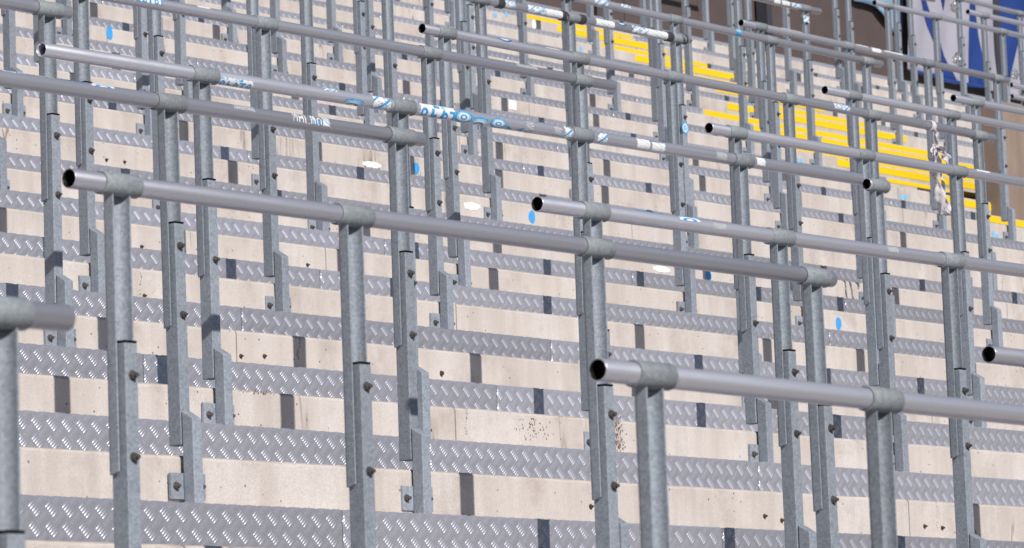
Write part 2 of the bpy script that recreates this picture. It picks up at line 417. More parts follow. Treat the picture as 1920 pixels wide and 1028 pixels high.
# ---------------------------------------------------------------- barriers: shared part meshes (origin: riser face, tread level, post centre)
RAIL_H = 1.10; RR = 0.0242; RAIL_Y = 0.0235
def u_channel():
    """pressed channel opening towards the pitch, rounded inside; z measured down from the rail axis"""
    wo, y0, y1, t = 0.031, 0.012, 0.049, 0.0045
    outer, inner = [], []
    Ro, Ri = 0.013, 0.0245
    outer.append((-wo, y0)); inner.append((-wo + t, y0))
    for k in range(7):
        a = math.pi / 2 * k / 6
        outer.append((-wo + Ro - Ro * math.cos(a), y1 - Ro + Ro * math.sin(a)))
        inner.append((-wo + t + Ri - Ri * math.cos(a), y1 - t - Ri + Ri * math.sin(a)))
    for k in range(7):
        a = math.pi / 2 * (1 - k / 6)
        outer.append((wo - Ro + Ro * math.cos(a), y1 - Ro + Ro * math.sin(a)))
        inner.append((wo - t - Ri + Ri * math.cos(a), y1 - t - Ri + Ri * math.sin(a)))
    outer.append((wo, y0)); inner.append((wo - t, y0))
    n = len(outer); v, f = [], []
    ztop = [-0.016 if i in (0, n - 1) else (-0.022 if i in (1, n - 2) else -0.024) for i in range(n)]
    zb = [-0.70] * n; zb[0] = zb[-1] = -0.694
    for i in range(n): v += [(*outer[i], zb[i]), (*outer[i], ztop[i]), (*inner[i], zb[i]), (*inner[i], ztop[i])]
    for i in range(n - 1):
        a, b = i * 4, i * 4 + 4
        f += [(a, a + 1, b + 1, b), (a + 2, b + 2, b + 3, a + 3), (a + 1, a + 3, b + 3, b + 1), (a, b, b + 2, a + 2)]
    f += [(0, 2, 3, 1), ((n - 1) * 4, (n - 1) * 4 + 1, (n - 1) * 4 + 3, (n - 1) * 4 + 2)]
    me = mesh('post', v, f, M['galv'], True)
    bm = bmesh.new(); bm.from_mesh(me); bmesh.ops.recalc_face_normals(bm, faces=list(bm.faces)); bm.to_mesh(me); bm.free()
    me.set_sharp_from_angle(angle=math.radians(35))
    return me
P = {}
P['post'] = u_channel()
P['lower'] = bbox('lower_post', -0.0215, 0.0215, -0.009, 0.0435, 0.03, 0.712, M['galv'], 0.004, 3)
P['cap'] = bbox('post_cap', -0.0205, 0.0205, -0.008, 0.0425, 0.7125, 0.7185, M['black'], 0.001)
v, f = box_v(-0.0205, 0.0205, -0.058, -0.012, -0.168, 0.135)
v = [(a, b, (0.108 if (c > 0 and b < -0.03) else c)) for a, b, c in v]
P['foot'] = bevelled('foot', (v, f), M['galv'], 0.005, 3)
P['plate'] = bbox('base_plate', -0.076, 0.076, -0.0115, -0.0008, -0.136, -0.056, M['galv'], 0.0015)
def bolt_mesh():
    v, f = [], []
    def cyl(r, y0, y1, n, ph=0):
        b = len(v)
        for y in (y0, y1):
            for i in range(n): v.append((r * math.cos(2 * math.pi * i / n + ph), y, r * math.sin(2 * math.pi * i / n + ph)))
        f.append(tuple(b + i for i in range(n))); f.append(tuple(b + 2 * n - 1 - i for i in range(n)))
        for i in range(n): f.append((b + i, b + n + i, b + n + (i + 1) % n, b + (i + 1) % n))
    cyl(0.0125, 0, -0.002, 14); cyl(0.0098, -0.002, -0.0095, 6, 0.3); cyl(0.0052, -0.0095, -0.019, 10)
    return mesh('bolt', v, f, M['bolt'])
P['bolt'] = bolt_mesh()
cm = tube_mesh('collar', 0.125, 0.0288, 0.0244, M['collar'])
for vv in cm.vertices: vv.co.x -= 0.0625
P['collar'] = cm
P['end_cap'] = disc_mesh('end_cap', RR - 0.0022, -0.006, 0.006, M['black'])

BARS = {}
def barrier(key, row, x0, x1, posts, label, h=(1.04, 1.04), caps=(1, 1), open_left=False):
    """rail from x0 to x1 (survey units) on a row, posts at the given x; h = rail height over the tread at both ends"""
    base = W((x0 + x1) / 2, yC(row), zC(row))
    B = obj('rail_barrier', None, loc=base, label=label, category='barrier', group='tubular rail barriers on the terrace')
    L = (x1 - x0) * S
    dz = (h[1] - h[0]) * S; ang = -math.atan2(dz, L)
    rl = obj('rail', tube_mesh('rail', L, RR, RR - 0.0032, M['tube'], 40, 1, bool(caps[0])), B, Vector((x0 * S, yC(row) * S + RAIL_Y, (zC(row) + h[0]) * S + EYE)) - base, (0, ang, 0))
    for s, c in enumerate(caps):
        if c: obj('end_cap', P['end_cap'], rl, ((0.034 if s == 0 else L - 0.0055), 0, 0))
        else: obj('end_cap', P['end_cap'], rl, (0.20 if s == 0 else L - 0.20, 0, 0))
    for px in posts:
        hz = (h[0] + (h[1] - h[0]) * (px - x0) / max(1e-6, x1 - x0)) * S
        loc = Vector((px * S, yC(row) * S, zC(row) * S + EYE)) - base
        jit = (random.gauss(0, 0.0022), random.gauss(0, 0.0030), random.gauss(0, 0.006))
        p = obj('post', P['post'], B, loc + Vector((0, 0, hz)), jit)
        obj('collar', P['collar'], p, (random.gauss(0, .003), RAIL_Y, 0), (random.uniform(0, 6), ang, 0))
        obj('lower_post', P['lower'], p, (0, 0, -hz)); obj('post_cap', P['cap'], p, (0, 0, -hz))
        obj('foot', P['foot'], p, (random.gauss(0, .0015), 0, -hz)); obj('base_plate', P['plate'], p, (random.gauss(0, .002), 0, -hz), (0, random.gauss(0, .01), 0))
        for bz in (0.640 + random.gauss(0, .006), 0.435 + random.gauss(0, .006)):
            obj('bolt', P['bolt'], p, (random.gauss(0, .0015), -0.009, bz - hz), (0, random.uniform(0, 1), 0))
        for bxx in (-0.054, 0.054):
            obj('bolt', P['bolt'], p, (bxx, -0.0115, -0.096 - hz), (0, random.uniform(0, 1), 0))
    BARS[key] = (rl, row, x0, B)
    return B

barrier('n1', -3, 2.4, 4.56, [3.4, 4.41], 'blurred rail barrier stub entering at the lower left edge, nearest the viewer', (1.03, 1.034))
barrier('n2', -3, 5.992, 8.9, [6.16, 6.968, 7.8], 'blurred nearest rail barrier crossing the lower right, with open black end', (1.033, 1.012))
barrier('n3', -2, 8.698, 11.6, [8.95, 9.95, 10.9], 'rail barrier whose black end just enters at the right edge of the picture', (1.014, 1.02))
barrier('r3', -1, 6.156, 9.167, [6.311, 7.113, 8.073, 9.075], 'complete four-post rail barrier with big black open end at left', (1.036, 1.04))
barrier('r4', 0, 8.848, 12.3, [9.113, 10.066, 11.053, 12.05], 'rail barrier with black open end mid-picture, running out at the right edge', (1.029, 1.047))
barrier('r5', 1, 5.0, 9.284, [6.15, 7.15, 8.15, 9.176], 'rail barrier entering at the left edge with white and blue sticker remains along its top', (1.0, 1.041))
barrier('r6', 2, 8.424, 12.935, [9.146, 10.132, 11.126, 12.129], 'long rail barrier covered in blue and white stickers, with hollow open left end', (1.015, 1.047), (0, 1))
barrier('stub', 2, 12.985, 13.125, [13.06], 'single post with only a short open pipe collar on top', (1.033, 1.034))
barrier('r3a', 3, 6.2, 9.341, [7.24, 8.24, 9.24], 'rail barrier ending near the upper left corner', (1.0, 1.041))
barrier('r3b', 3, 13.036, 16.3, [13.225, 14.179, 14.93, 15.9], 'rail barrier with black open end right of centre, passing below the tied white rag', (1.04, 1.052))
barrier('r4b', 4, 9.9, 13.444, [10.2, 11.2, 12.2, 13.218], 'rail barrier sloping down from the top left with a blue sticker at the top edge', (1.022, 1.041))
barrier('r5b', 5, 13.117, 17.839, [13.275, 14.239, 14.964, 15.942, 16.679, 17.696], 'long six-post rail barrier with a white rag tied near its right end', (1.041, 1.047))
barrier('r6a', 6, 10.9, 13.45, [11.25, 12.25, 13.25], 'posts of a barrier topping out above the upper left of the picture, sixth row')
barrier('r6b', 6, 17.443, 20.8, [17.715, 18.709, 19.7], 'rail barrier with black open end at upper right, in front of the yellow stairs', (1.038, 1.05))
barrier('r7a', 7, 13.4, 17.3, [13.76, 14.76, 15.5, 16.25, 17.2], 'rail barrier plastered with stickers and bound with black tape near the yellow stairs', (1.03, 1.051))
barrier('r7b', 7, 20.003, 23.0, [20.255, 21.25, 22.2], 'rail barrier with black open end at the far right before the brown wall', (1.037, 1.055))
barrier('r8a', 8, 12.5, 14.0, [12.9, 13.80], 'posts of a barrier reaching above the picture at far left, eighth row')
barrier('r8b', 8, 16.9, 20.443, [17.25, 18.274, 19.245, 20.282], 'rail barrier running from the top centre down to a plain closed end', (1.066, 1.056))
barrier('r9a', 9, 13.5, 17.5, [13.88, 14.92, 16.38, 17.28], 'four-post barrier whose rail lies above the picture, posts left of centre')
barrier('r9b', 9, 20.076, 23.257, [20.281, 21.279, 22.239, 23.118], 'rail barrier with white worn patches and black open end below the dark wall', (1.034, 1.035))
barrier('r10', 10, 17.0, 20.5, [17.38, 18.32, 19.3, 20.27], 'barrier posts standing behind the centre rails, rail above the picture', (1.05, 1.05))
barrier('r11a', 11, 15.3, 17.7, [15.62, 16.36, 17.44], 'far left barrier posts near the top edge, rail above the picture', (1.05, 1.05))
barrier('r11b', 11, 20.9, 23.326, [21.28, 22.31, 23.142], 'rail barrier ending against the dark wall with white stickers and a blue banded post', (1.05, 1.061))
barrier('r12', 12, 17.5, 22.1, [17.86, 18.86, 19.86, 20.85, 21.83], 'top row of barrier posts around the upper centre, rail above the picture', (1.05, 1.05))
barrier('r13a', 13, 23.5, 25.0, [23.87, 24.70], 'two barrier posts at the foot of the upper yellow stairs', (1.06, 1.06))
barrier('r13b', 13, 26.487, 29.8, [26.683, 27.405, 28.448, 29.45], 'far rail barrier with black end in front of the blue and white banner', (1.061, 1.076))
barrier('r14', 14, 29.19, 31.9, [29.454, 30.45, 31.4], 'short far rail barrier with black end at the top right over the banner', (1.098, 1.125))
barrier('r15', 15, 22.6, 25.0, [22.96, 24.75], 'far barrier posts left of the upper yellow stairs, rail above the picture', (1.06, 1.06))
barrier('r15b', 15, 26.3, 29.9, [26.70, 27.52, 28.5, 29.5], 'four far barrier posts right of the upper yellow stairs, in front of the dark wall', (1.06, 1.06))
barrier('r16', 16, 29.2, 33.5, [29.48, 30.50, 31.6, 32.7], 'farthest rail barrier crossing the top right corner', (1.06, 1.06))
barrier('r17', 17, 27.3, 29.2, [27.6, 28.55], 'rearmost barrier posts against the dark back wall', (1.06, 1.06))

# ---------------------------------------------------------------- stickers and tape on the rails
WHITE, BLUE, PALE, NAVY, GREY = (0.72, 0.73, 0.74), (0.02, 0.27, 0.58), (0.22, 0.50, 0.70), (0.03, 0.06, 0.16), (0.45, 0.47, 0.50)
def print_fn(style, seed):
    r = random.Random(seed); ph = r.uniform(0, 9)
    def wob(s, k): return 0.5 * math.sin(s * k + ph) + 0.3 * math.sin(s * k * 2.3 + ph * 2) + 0.2 * math.sin(s * k * 5.1 + ph * 3)
    def fn(s, t, asp):
        # s along 0..1, t up 0..1, asp = length / height
        x = (s - 0.5) * asp; y = t - 0.5
        edge = 0.07 + 0.06 * wob(s * asp + t * 3, 9)
        if style in ('ring', 'half'):
            cy = 0.0 if style == 'ring' else -0.42
            d = math.hypot(x / max(asp, 1) * 1.0 if asp > 1 else x / asp, (y - cy)) / (0.5 if style == 'ring' else 0.86)
            if d > 1.0 + 0.05 * wob(math.atan2(y, x) * 2, 3): return None
            return (WHITE, BLUE, WHITE, PALE, BLUE)[min(4, int(d * 5))]
        if s < edge / asp or s > 1 - edge / asp or t < edge or t > 1 - edge * 1.3: return None
        if style == 'town':       # white block letters, blue scraps towards the right end
            glyph = {'M': ('10001', '11011', '10101', '10101', '10001', '10001', '10001'), 'A': ('01110', '10001', '10001', '11111', '10001', '10001', '10001'),
                     'L': ('10000', '10000', '10000', '10000', '10000', '10000', '11111'), 'O': ('01010', '00000', '01110', '10001', '10001', '10001', '01110')}
            if s > 0.80: return WHITE if wob(s * asp + t * 2, 3) > -0.35 else BLUE
            k = s / 0.80 * 5 * 1.0; n = int(k); cx_ = int((k - n) * 6.2); ry = int((1 - t) * 7.0)
            if cx_ > 4: return None
            if glyph['MALMO'[n]][min(6, ry)][cx_] == '1': return WHITE
            return BLUE if s > 0.55 and t < 0.35 else (PALE if s > 0.35 and wob(s * asp, 5) > 0.3 else None)
        if style == 'scrap':
            if wob(s * asp + t * 4, 3.1) + wob(t * 2 - s * asp, 4.7) > 0.75: return None
            return BLUE if wob(s * asp * 1.3 - t * 2, 4.0) > 0.35 else (PALE if wob(s * asp * 2 + t, 3.3) > 0.5 else WHITE)
        if style == 'white':
            if wob(s * asp * 1.5 + t * 5, 3.7) > 0.72: return None
            return PALE if wob(s * asp * 2 + t, 4.3) > 0.75 else WHITE
        if style == 'residue':
            if wob(s * asp * 3 + t * 7, 3.7) + wob(t * 9 - s * asp * 2, 4.1) > 0.25: return None
            return GREY
        if style == 'marks':      # heavy blue shapes in the lower part of a white ground
            k = (s * asp) % 0.9; n = int(s * asp / 0.9)
            if t < 0.62:
                if n % 4 == 0 and abs(math.hypot(k - 0.45, t - 0.30) - 0.22) < 0.10: return BLUE
                if n % 4 == 1 and (abs(k - 0.30) < 0.13 or (t < 0.28 and 0.2 < k < 0.75)): return BLUE
                if n % 4 == 2 and (abs(k - 0.2 - (t * 0.35)) < 0.11 or abs(math.hypot(k - 0.55, t - 0.22) - 0.18) < 0.09): return BLUE
                if n % 4 == 3 and (t > 0.42 or abs(k - 0.45) < 0.13): return BLUE
            if 0.66 < t < 0.86 and wob(s * asp, 3) > 0.25: return BLUE if n % 2 else PALE
            return WHITE
        if style == 'tri':
            k = (s * 2) % 1
            if t < 0.12: return WHITE
            return BLUE if t < (k if s > .5 else 1 - k) * 0.8 else None
        if style == 'eye':
            d = math.hypot(x / asp * 2, (t - 1.0))
            if d > 0.95: return None
            return NAVY if d > 0.78 else (BLUE if d > 0.62 else WHITE)
        if style == 'bluebar': return PALE if t > 0.5 else BLUE
        return WHITE
    return fn
def sticker(key, ua, ub, a0, a1, style, seed=0):
    rl, row, x0, B = BARS[key]
    xa, xb = (rail_x(row, ua) - x0) * S, (rail_x(row, ub) - x0) * S
    R = RR + 0.0007
    hgt = math.radians(a1 - a0) * R; L = xb - xa; asp = L / hgt
    nx = max(6, int(L / 0.0022)); na = max(6, int(hgt / 0.0022))
    v = []
    fn = print_fn(style, seed + int(ua)); f, cols = [], []
    for i in range(nx + 1):
        for k in range(na + 1):
            a = math.radians(a0 + (a1 - a0) * k / na); lift = 0.0005 * math.sin(i * 1.7 + seed) * (1 if k in (0, na) else 0)
            v.append((xa + L * i / nx, -(R + lift) * math.cos(a), (R + lift) * math.sin(a)))
    for i in range(nx):
        for k in range(na):
            c = fn((i + .5) / nx, (k + .5) / na, asp)
            if c is None: continue
            b = i * (na + 1) + k; f.append((b, b + na + 1, b + na + 2, b + 1)); cols.append(c)
    if not f: return
    me = mesh('sticker', v, f, M['sticker'], True)
    ca = me.color_attributes.new('print', 'FLOAT_COLOR', 'CORNER')
    for p, c in zip(me.polygons, cols):
        for li in p.loop_indices: ca.data[li].color = (*c, 1)
    obj('sticker', me, rl)
for spec in [
    ('r6', 405, 468, -80, 5, 'marks'), ('r6', 600, 626, 20, 72, 'scrap'), ('r6', 640, 674, -85, -5, 'half'), ('r6', 690, 726, -95, 60, 'scrap'), ('r6', 728, 742, -90, 40, 'residue'),
    ('r6', 779, 846, -75, 68, 'marks'), ('r6', 845, 878, -80, 40, 'ring'), ('r6', 880, 907, -80, 10, 'half'), ('r6', 912, 942, -80, 20, 'ring'), ('r6', 944, 976, -80, -10, 'tri'), ('r6', 978, 994, -90, 50, 'residue'),
    ('r6', 1030, 1046, -70, 40, 'residue'), ('r6', 1050, 1066, -80, 70, 'scrap'), ('r6', 1112, 1132, -70, 50, 'scrap'), ('r6', 1186, 1212, -60, 60, 'white'), ('r6', 1214, 1240, -65, 40, 'white'), ('r6', 1335, 1356, -50, 50, 'residue'), ('r6', 1411, 1428, -40, 60, 'white'),
    ('r5', 0, 42, 45, 95, 'scrap'), ('r5', 60, 100, 48, 90, 'residue'), ('r5', 99, 158, 58, 95, 'bluebar'), ('r5', 165, 208, 35, 90, 'half'), ('r5', 430, 470, 10, 75, 'residue'), ('r5', 540, 610, -22, 68, 'town'),
    ('r4', 1188, 1240, 52, 90, 'bluebar'), ('r4', 1266, 1304, 20, 80, 'half'), ('r4', 1328, 1352, -20, 40, 'residue'), ('r4', 1655, 1676, -10, 50, 'residue'),
    ('r4b', 234, 298, -20, 70, 'marks'), ('r4b', 365, 390, 30, 85, 'white'), ('r4b', 962, 1002, 10, 65, 'residue'),
    ('r5b', 928, 958, 10, 80, 'eye'), ('r5b', 1020, 1046, 40, 85, 'white'), ('r5b', 1200, 1224, 40, 85, 'residue'), ('r5b', 1558, 1588, -30, 70, 'scrap'),
    ('r7a', 938, 962, -60, 70, 'scrap'), ('r7a', 984, 1020, -70, 75, 'scrap'), ('r7a', 1018, 1052, -70, 70, 'white'), ('r7a', 1066, 1084, -20, 75, 'eye'), ('r7a', 1112, 1148, -60, 70, 'white'), ('r7a', 1152, 1172, 0, 80, 'eye'), ('r7a', 1180, 1212, -60, 70, 'scrap'), ('r7a', 1210, 1248, -70, 70, 'white'), ('r7a', 1262, 1278, -10, 75, 'eye'),
    ('r8b', 1110, 1136, -50, 70, 'scrap'), ('r8b', 1160, 1178, -10, 70, 'scrap'), ('r8b', 1376, 1386, -70, 70, 'bluebar'),
    ('r9b', 1462, 1500, 40, 80, 'white'), ('r9b', 1580, 1600, -60, 75, 'white'), ('r9b', 1602, 1625, 30, 80, 'white'), ('r9b', 1630, 1648, -30, 75, 'white'), ('r9b', 1655, 1690, 20, 75, 'white'), ('r9b', 1692, 1722, 40, 80, 'bluebar'),
    ('r11b', 1447, 1460, -50, 70, 'white'), ('r11b', 1462, 1478, -50, 70, 'white'), ('r11b', 1480, 1500, -60, 70, 'scrap'),
    ('r3b', 1826, 1852, 25, 75, 'white'), ('stub', 1640, 1652, 40, 80, 'bluebar')]:
    sticker(*spec, seed=len(spec[0]) + spec[1])
def tape(key, u, length=0.04):
    rl, row, x0, B = BARS[key]
    x = (rail_x(row, u) - x0) * S
    me = tube_mesh('tape', length, RR + 0.0048 if length > 0.05 else RR + 0.0016, RR - 0.001, M['tape'], 28, 4)
    for vv in me.vertices:
        k = 1 + 0.02 * math.sin(vv.co.x * 300 + math.atan2(vv.co.z, vv.co.y) * 3); vv.co.y *= k; vv.co.z *= k
    obj('tape', me, rl, (x, 0, 0))
for u in (930, 1050, 1083, 1248, 1274): tape('r7a', u, 0.055)

def post_sticker(key, u, v, wpx, hpx, style, dy):
    """printed patch on the pitch-facing side of one of the posts"""
    rl, row, x0, B = BARS[key]; y = yC(row) + dy / S
    c = on_y(u, v, y); hw = abs(on_y(u + wpx / 2, v, y).x - on_y(u - wpx / 2, v, y).x) / 2 * S; hh = abs(on_y(u, v - hpx / 2, y).z - on_y(u, v + hpx / 2, y).z) / 2 * S
    nx, nz = 14, 22; fn = print_fn(style, int(u)); vs, fs, cols = [], [], []
    for i in range(nx + 1):
        for k in range(nz + 1): vs.append((-hw + 2 * hw * i / nx, 0.0002 * math.sin(k), -hh + 2 * hh * k / nz))
    for i in range(nx):
        for k in range(nz):
            cc = fn((i + .5) / nx, (k + .5) / nz, hw / hh)
            if cc: b = i * (nz + 1) + k; fs.append((b, b + nz + 1, b + nz + 2, b + 1)); cols.append(cc)
    me = mesh('sticker', vs, fs, M['sticker']); ca = me.color_attributes.new('print', 'FLOAT_COLOR', 'CORNER')
    for p, cc in zip(me.polygons, cols):
        for li in p.loop_indices: ca.data[li].color = (*cc, 1)
    obj('sticker', me, B, W(c.x, y, c.z) - B.location)
post_sticker('r7a', 1285, 240, 13, 24, 'ring', -0.0105)
post_sticker('r11b', 1512, 36, 12, 14, 'scrap', 0.0105)

# ---------------------------------------------------------------- marks on the concrete risers
def riser_mark(u, v, row, wpx, hpx, material, name, label, cat, shape='oval', group=None):
    """thin paint or sticker mark lying on the concrete face of a row"""
    c = on_y(u, v, yC(row)); zz = min(c.z, zC(row) - 0.01)
    a = on_y(u - wpx / 2, v, yC(row)); b = on_y(u + wpx / 2, v, yC(row)); t = on_y(u, v - hpx / 2, yC(row)); d = on_y(u, v + hpx / 2, yC(row))
    hw, hh = abs(b.x - a.x) / 2 * S, abs(t.z - d.z) / 2 * S
    r = random.Random(int(u * 7 + v)); pts = []
    n = 40
    for i in range(n):
        an = 2 * math.pi * i / n
        if shape == 'oval': k = 1 + 0.05 * math.sin(an * 3 + u)
        elif shape == 'crack': k = 1.0
        elif shape == 'splat': k = 0.75 + 0.35 * r.random() * (1 if i % 2 else 0.6)
        elif shape == 'scallop': k = 0.85 + 0.15 * abs(math.sin(an * 4))
        else: k = 1.0
        cx, cz = math.cos(an), math.sin(an)
        if shape == 'crack': k = 1.0; cx = 0.5 * cx + 0.9 * math.sin(cz * 5 + u) * 0.8
        if shape == 'square': q = max(abs(cx), abs(cz)); cx, cz = cx / q, cz / q
        pts.append((hw * k * cx, hh * k * cz))
    vs = [(x, 0, z) for x, z in pts] + [(x, -0.0015, z) for x, z in pts]
    fs = [tuple(range(n)), tuple(range(2 * n - 1, n - 1, -1))] + [(i, n + i, n + (i + 1) % n, (i + 1) % n) for i in range(n)]
    me = mesh(name, vs, fs, M[material])
    kw = dict(label=label, category=cat)
    if group: kw['group'] = group
    obj(name, me, None, W(c.x, yC(row), c.z) + Vector((0, -0.0008, 0)), **kw)

def edge_v(y, z, u):
    """photo row of a level line along x, at photo column u"""
    k = (u - 960) / F_PX
    x = (k * (fw.y * y + fw.z * z) - (RT.y * y + RT.z * z)) / (RT.x - k * fw.x)
    p = Vector((x, y, z)); return 514 - F_PX * p.dot(UP) / p.dot(fw)
def find_row(u, v):
    return min(range(-2, 18), key=lambda j: 0 if edge_v(yC(j), zC(j), u) <= v <= edge_v(yT(j - 1), zT(j - 1), u) else
               min(abs(v - edge_v(yC(j), zC(j), u)), abs(v - edge_v(yT(j - 1), zT(j - 1), u))))
def mark(u, v, *a, **k): riser_mark(u, v, find_row(u, v), *a, **k)
mark(205, 62, 12, 26, 'bluepaint', 'paint_mark', 'blue oval paint mark on the riser at the upper left', 'paint mark')
mark(997, 407, 12, 24, 'bluepaint', 'paint_mark', 'blue oval paint mark below the black rail end near the centre', 'paint mark')
mark(780, 316, 12, 22, 'bluepaint', 'paint_mark', 'dark blue oval mark right of the rail that ends left of centre', 'paint mark')
mark(1328, 517, 11, 16, 'bluepaint', 'paint_mark', 'blue mark under the middle of the long rail right of centre', 'paint mark')
mark(1572, 607, 10, 24, 'bluepaint', 'paint_mark', 'blue drop mark on a riser at the lower right', 'paint mark')
for u, v, lb in [(929, 29, 'left of two pale blue dots near the top edge, left of the yellow stairs'), (949, 27, 'right of two pale blue dots near the top edge, left of the yellow stairs'),
                 (1689, 369, 'left of two pale blue dots below the yellow stairs, right of the short open pipe'), (1698, 370, 'right of two pale blue dots below the yellow stairs, right of the short open pipe'),
                 (1862, 439, 'upper left of two pale blue dots beside the rightmost post foot'), (1870, 444, 'lower right of two pale blue dots beside the rightmost post foot'),
                 (1494, 301, 'left of two pale blue dots left of the lower yellow stripes'), (1502, 302, 'right of two pale blue dots left of the lower yellow stripes'), (1089, 92, 'lone pale blue dot under the upper yellow stripes')]:
    mark(u, v, 6, 10, 'palebluepaint', 'blue_dot', lb, 'paint dot', group='pale blue dots by the stairs')
def grime(u, v, wpx, hpx, n, size, label, name='dirt_patch', cat='dirt', drift=0.0):
    """cluster of small dried flecks on a riser, one mesh"""
    j = find_row(u, v); c = on_y(u, v, yC(j)); r = random.Random(int(u)); vs, fs = [], []
    hw = abs(on_y(u + wpx / 2, v, yC(j)).x - c.x) * S; hh = abs(on_y(u, v + hpx / 2, yC(j)).z - c.z) * S
    for i in range(n):
        t = r.uniform(-1, 1); x = r.gauss(0, 0.45) * hw + drift * hw * math.sin(t * 3); z = t * hh; q = size * r.uniform(0.3, 1.2); b = len(vs); m_ = 7
        for k in range(m_):
            a_ = 2 * math.pi * k / m_; rr = q * r.uniform(0.6, 1.2); vs.append((x + rr * math.cos(a_) * 0.7, -0.0008 - i * 0.00002, z + rr * math.sin(a_) * 1.3))
        fs.append(tuple(b + k for k in range(m_)))
    obj(name, mesh(name, vs, fs, M['dirt']), None, W(c.x, yC(j), c.z), label=label, category=cat)
grime(1157, 812, 22, 66, 150, 0.0042, 'ragged dark dirt patch on the riser beside a post, lower centre')
grime(560, 652, 4, 44, 45, 0.0022, 'dark crack in the concrete left of a post shadow, lower left', 'crack', 'crack', 1.2)
grime(874, 788, 4, 56, 40, 0.0020, 'dark crack in the concrete below a checker strip, lower centre', 'crack', 'crack', 1.0)
grime(263, 530, 3, 46, 30, 0.0017, 'thin crack in the riser right of the first tall post', 'crack', 'crack', 1.2)
grime(1757, 968, 3, 56, 40, 0.0017, 'thin vertical crack in the lowest riser at the right', 'crack', 'crack', 0.8)
grime(1000, 805, 70, 40, 60, 0.0035, 'faint scatter of dark flecks on a riser in the lower centre')
grime(480, 735, 120, 8, 60, 0.0028, 'row of dark flecks under a checker strip at the lower left')
mark(884, 387, 34, 16, 'whitepaint', 'paint_splash', 'white paint splash beside a post foot left of centre', 'paint mark', shape='splat')
mark(697, 309, 38, 12, 'whitepaint', 'paint_splash', 'white scalloped paint patch on a riser above a checker strip', 'paint mark', shape='scallop')
mark(1240, 505, 34, 12, 'whitepaint', 'paint_splash', 'white scalloped patch below the second rail right of centre', 'paint mark', shape='scallop')
mark(961, 197, 14, 17, 'whitepaint', 'white_sticker', 'blank white square sticker on a riser in the upper centre', 'sticker', shape='square')
mark(1001, 46, 8, 17, 'whitepaint', 'white_sticker', 'white round mark near the top of the picture left of the stairs', 'sticker')

# ---------------------------------------------------------------- old anchors left in the concrete
am = bolt_mesh(); am.materials[0] = M['rust']
for vv in am.vertices: vv.co *= 0.68
for u, v in [(451, 668), (495, 668), (265, 463), (576, 497), (827, 699), (827, 702), (1433, 968), (1465, 976), (1733, 987), (1766, 990), (199, 300), (233, 304), (1107, 950), (801, 931), (270, 555), (1107, 950)]:
    j = find_row(u, v); c = on_y(u, v, yC(j))
    obj('anchor_stub', am, ROWS[j], W(c.x, yC(j), c.z) + Vector((0, -0.0008, 0)) - ROWS[j].location, (0, random.uniform(0, 3), 0))

# ---------------------------------------------------------------- back wall, columns, banner
YW = yT(17) + 0.42
bw = obj('back_wall', None, loc=W(XL, YW, zT(17)), label='dark brown panelled wall behind the top row', category='wall')
x = XL
while x < XR + 3:
    wd = 1.15
    me = bbox('wall_panel', 0.004, wd * S - 0.004, 0, 0.05, -0.4, 5.0, M['wood'], 0.003)
    obj('wall_panel', me, bw, ((x - XL) * S, random.uniform(0, 0.006), 0)); x += wd
def column(u, v, wpx, label):
    c = on_y(u, v, YW - 0.09); wdt = abs(on_y(u + wpx / 2, v, YW - 0.09).x - on_y(u - wpx / 2, v, YW - 0.09).x) * S
    me = bevelled('steel_column', box_v(-wdt / 2, wdt / 2, -0.07, 0.07, 0, 5.0), M['darkcol'], 0.006)
    o = obj('steel_column', me, None, W(c.x, YW - 0.09, zT(17)), label=label, category='column', group='dark columns along the back wall')
    fl = bbox('base_flange', -wdt * .8, wdt * .8, -0.12, 0.12, 0.0, 0.015, M['darkcol'], 0.002); obj('base_flange', fl, o)
column(1434, 50, 9, 'dark blue-grey column against the brown back wall left of the banner')
column(1862, 60, 9, 'dark column standing in front of the blue and white banner')
YB = YW - 0.15
def cloth(name, pts, material, parent, dy, thick=0.002, org=None, yb=None):
    """hanging cloth piece with soft folds, outlined by photo points on the banner's plane"""
    P3 = [on_y(u, v, yb or YB) for u, v in pts]; P2 = [(p.x * S - org.x, p.z * S + EYE - org.z) for p in P3]
    bm = bmesh.new(); vs = [bm.verts.new((a, 0, b)) for a, b in P2]; fc = bm.faces.new(vs)
    bmesh.ops.triangulate(bm, faces=[fc])
    for _ in range(5):
        long = [e for e in bm.edges if e.calc_length() > 0.16]
        if not long: break
        bmesh.ops.subdivide_edges(bm, edges=long, cuts=1); bmesh.ops.triangulate(bm, faces=list(bm.faces))
    for q in bm.verts:
        q.co.y = -dy + 0.028 * math.sin(q.co.x * 5.2 + q.co.z * 1.6) + 0.014 * math.sin(q.co.x * 13 - q.co.z * 4.1)
    me = bpy.data.meshes.new(name); bm.normal_update()
    if sum(fa.normal.y for fa in bm.faces) > 0: bmesh.ops.reverse_faces(bm, faces=list(bm.faces))
    bm.to_mesh(me); bm.free(); me.materials.append(material)
    me.polygons.foreach_set('use_smooth', [True] * len(me.polygons))
    o = obj(name, me, parent); md = o.modifiers.new('thickness', 'SOLIDIFY'); md.thickness = thick
    return o
c = on_y(1760, 140, YB); org = W(c.x, YB, c.z)
bn = obj('banner', None, loc=org, label='blue and white cloth banner hung in front of the back wall', category='banner')
o = cloth('cloth', [(1700, -120), (1700, 130), (1712, 138), (1795, 158), (1840, 166), (1960, 190), (1960, -70)], M['cloth_white'], bn, 0, org=org)
cloth('letter_stroke', [(1723, -40), (1737, -10), (1757, 60), (1782, 120), (1798, 156), (1775, 152), (1748, 75), (1733, 30), (1712, -40)], M['cloth_blue'], bn, 0.006, org=org)
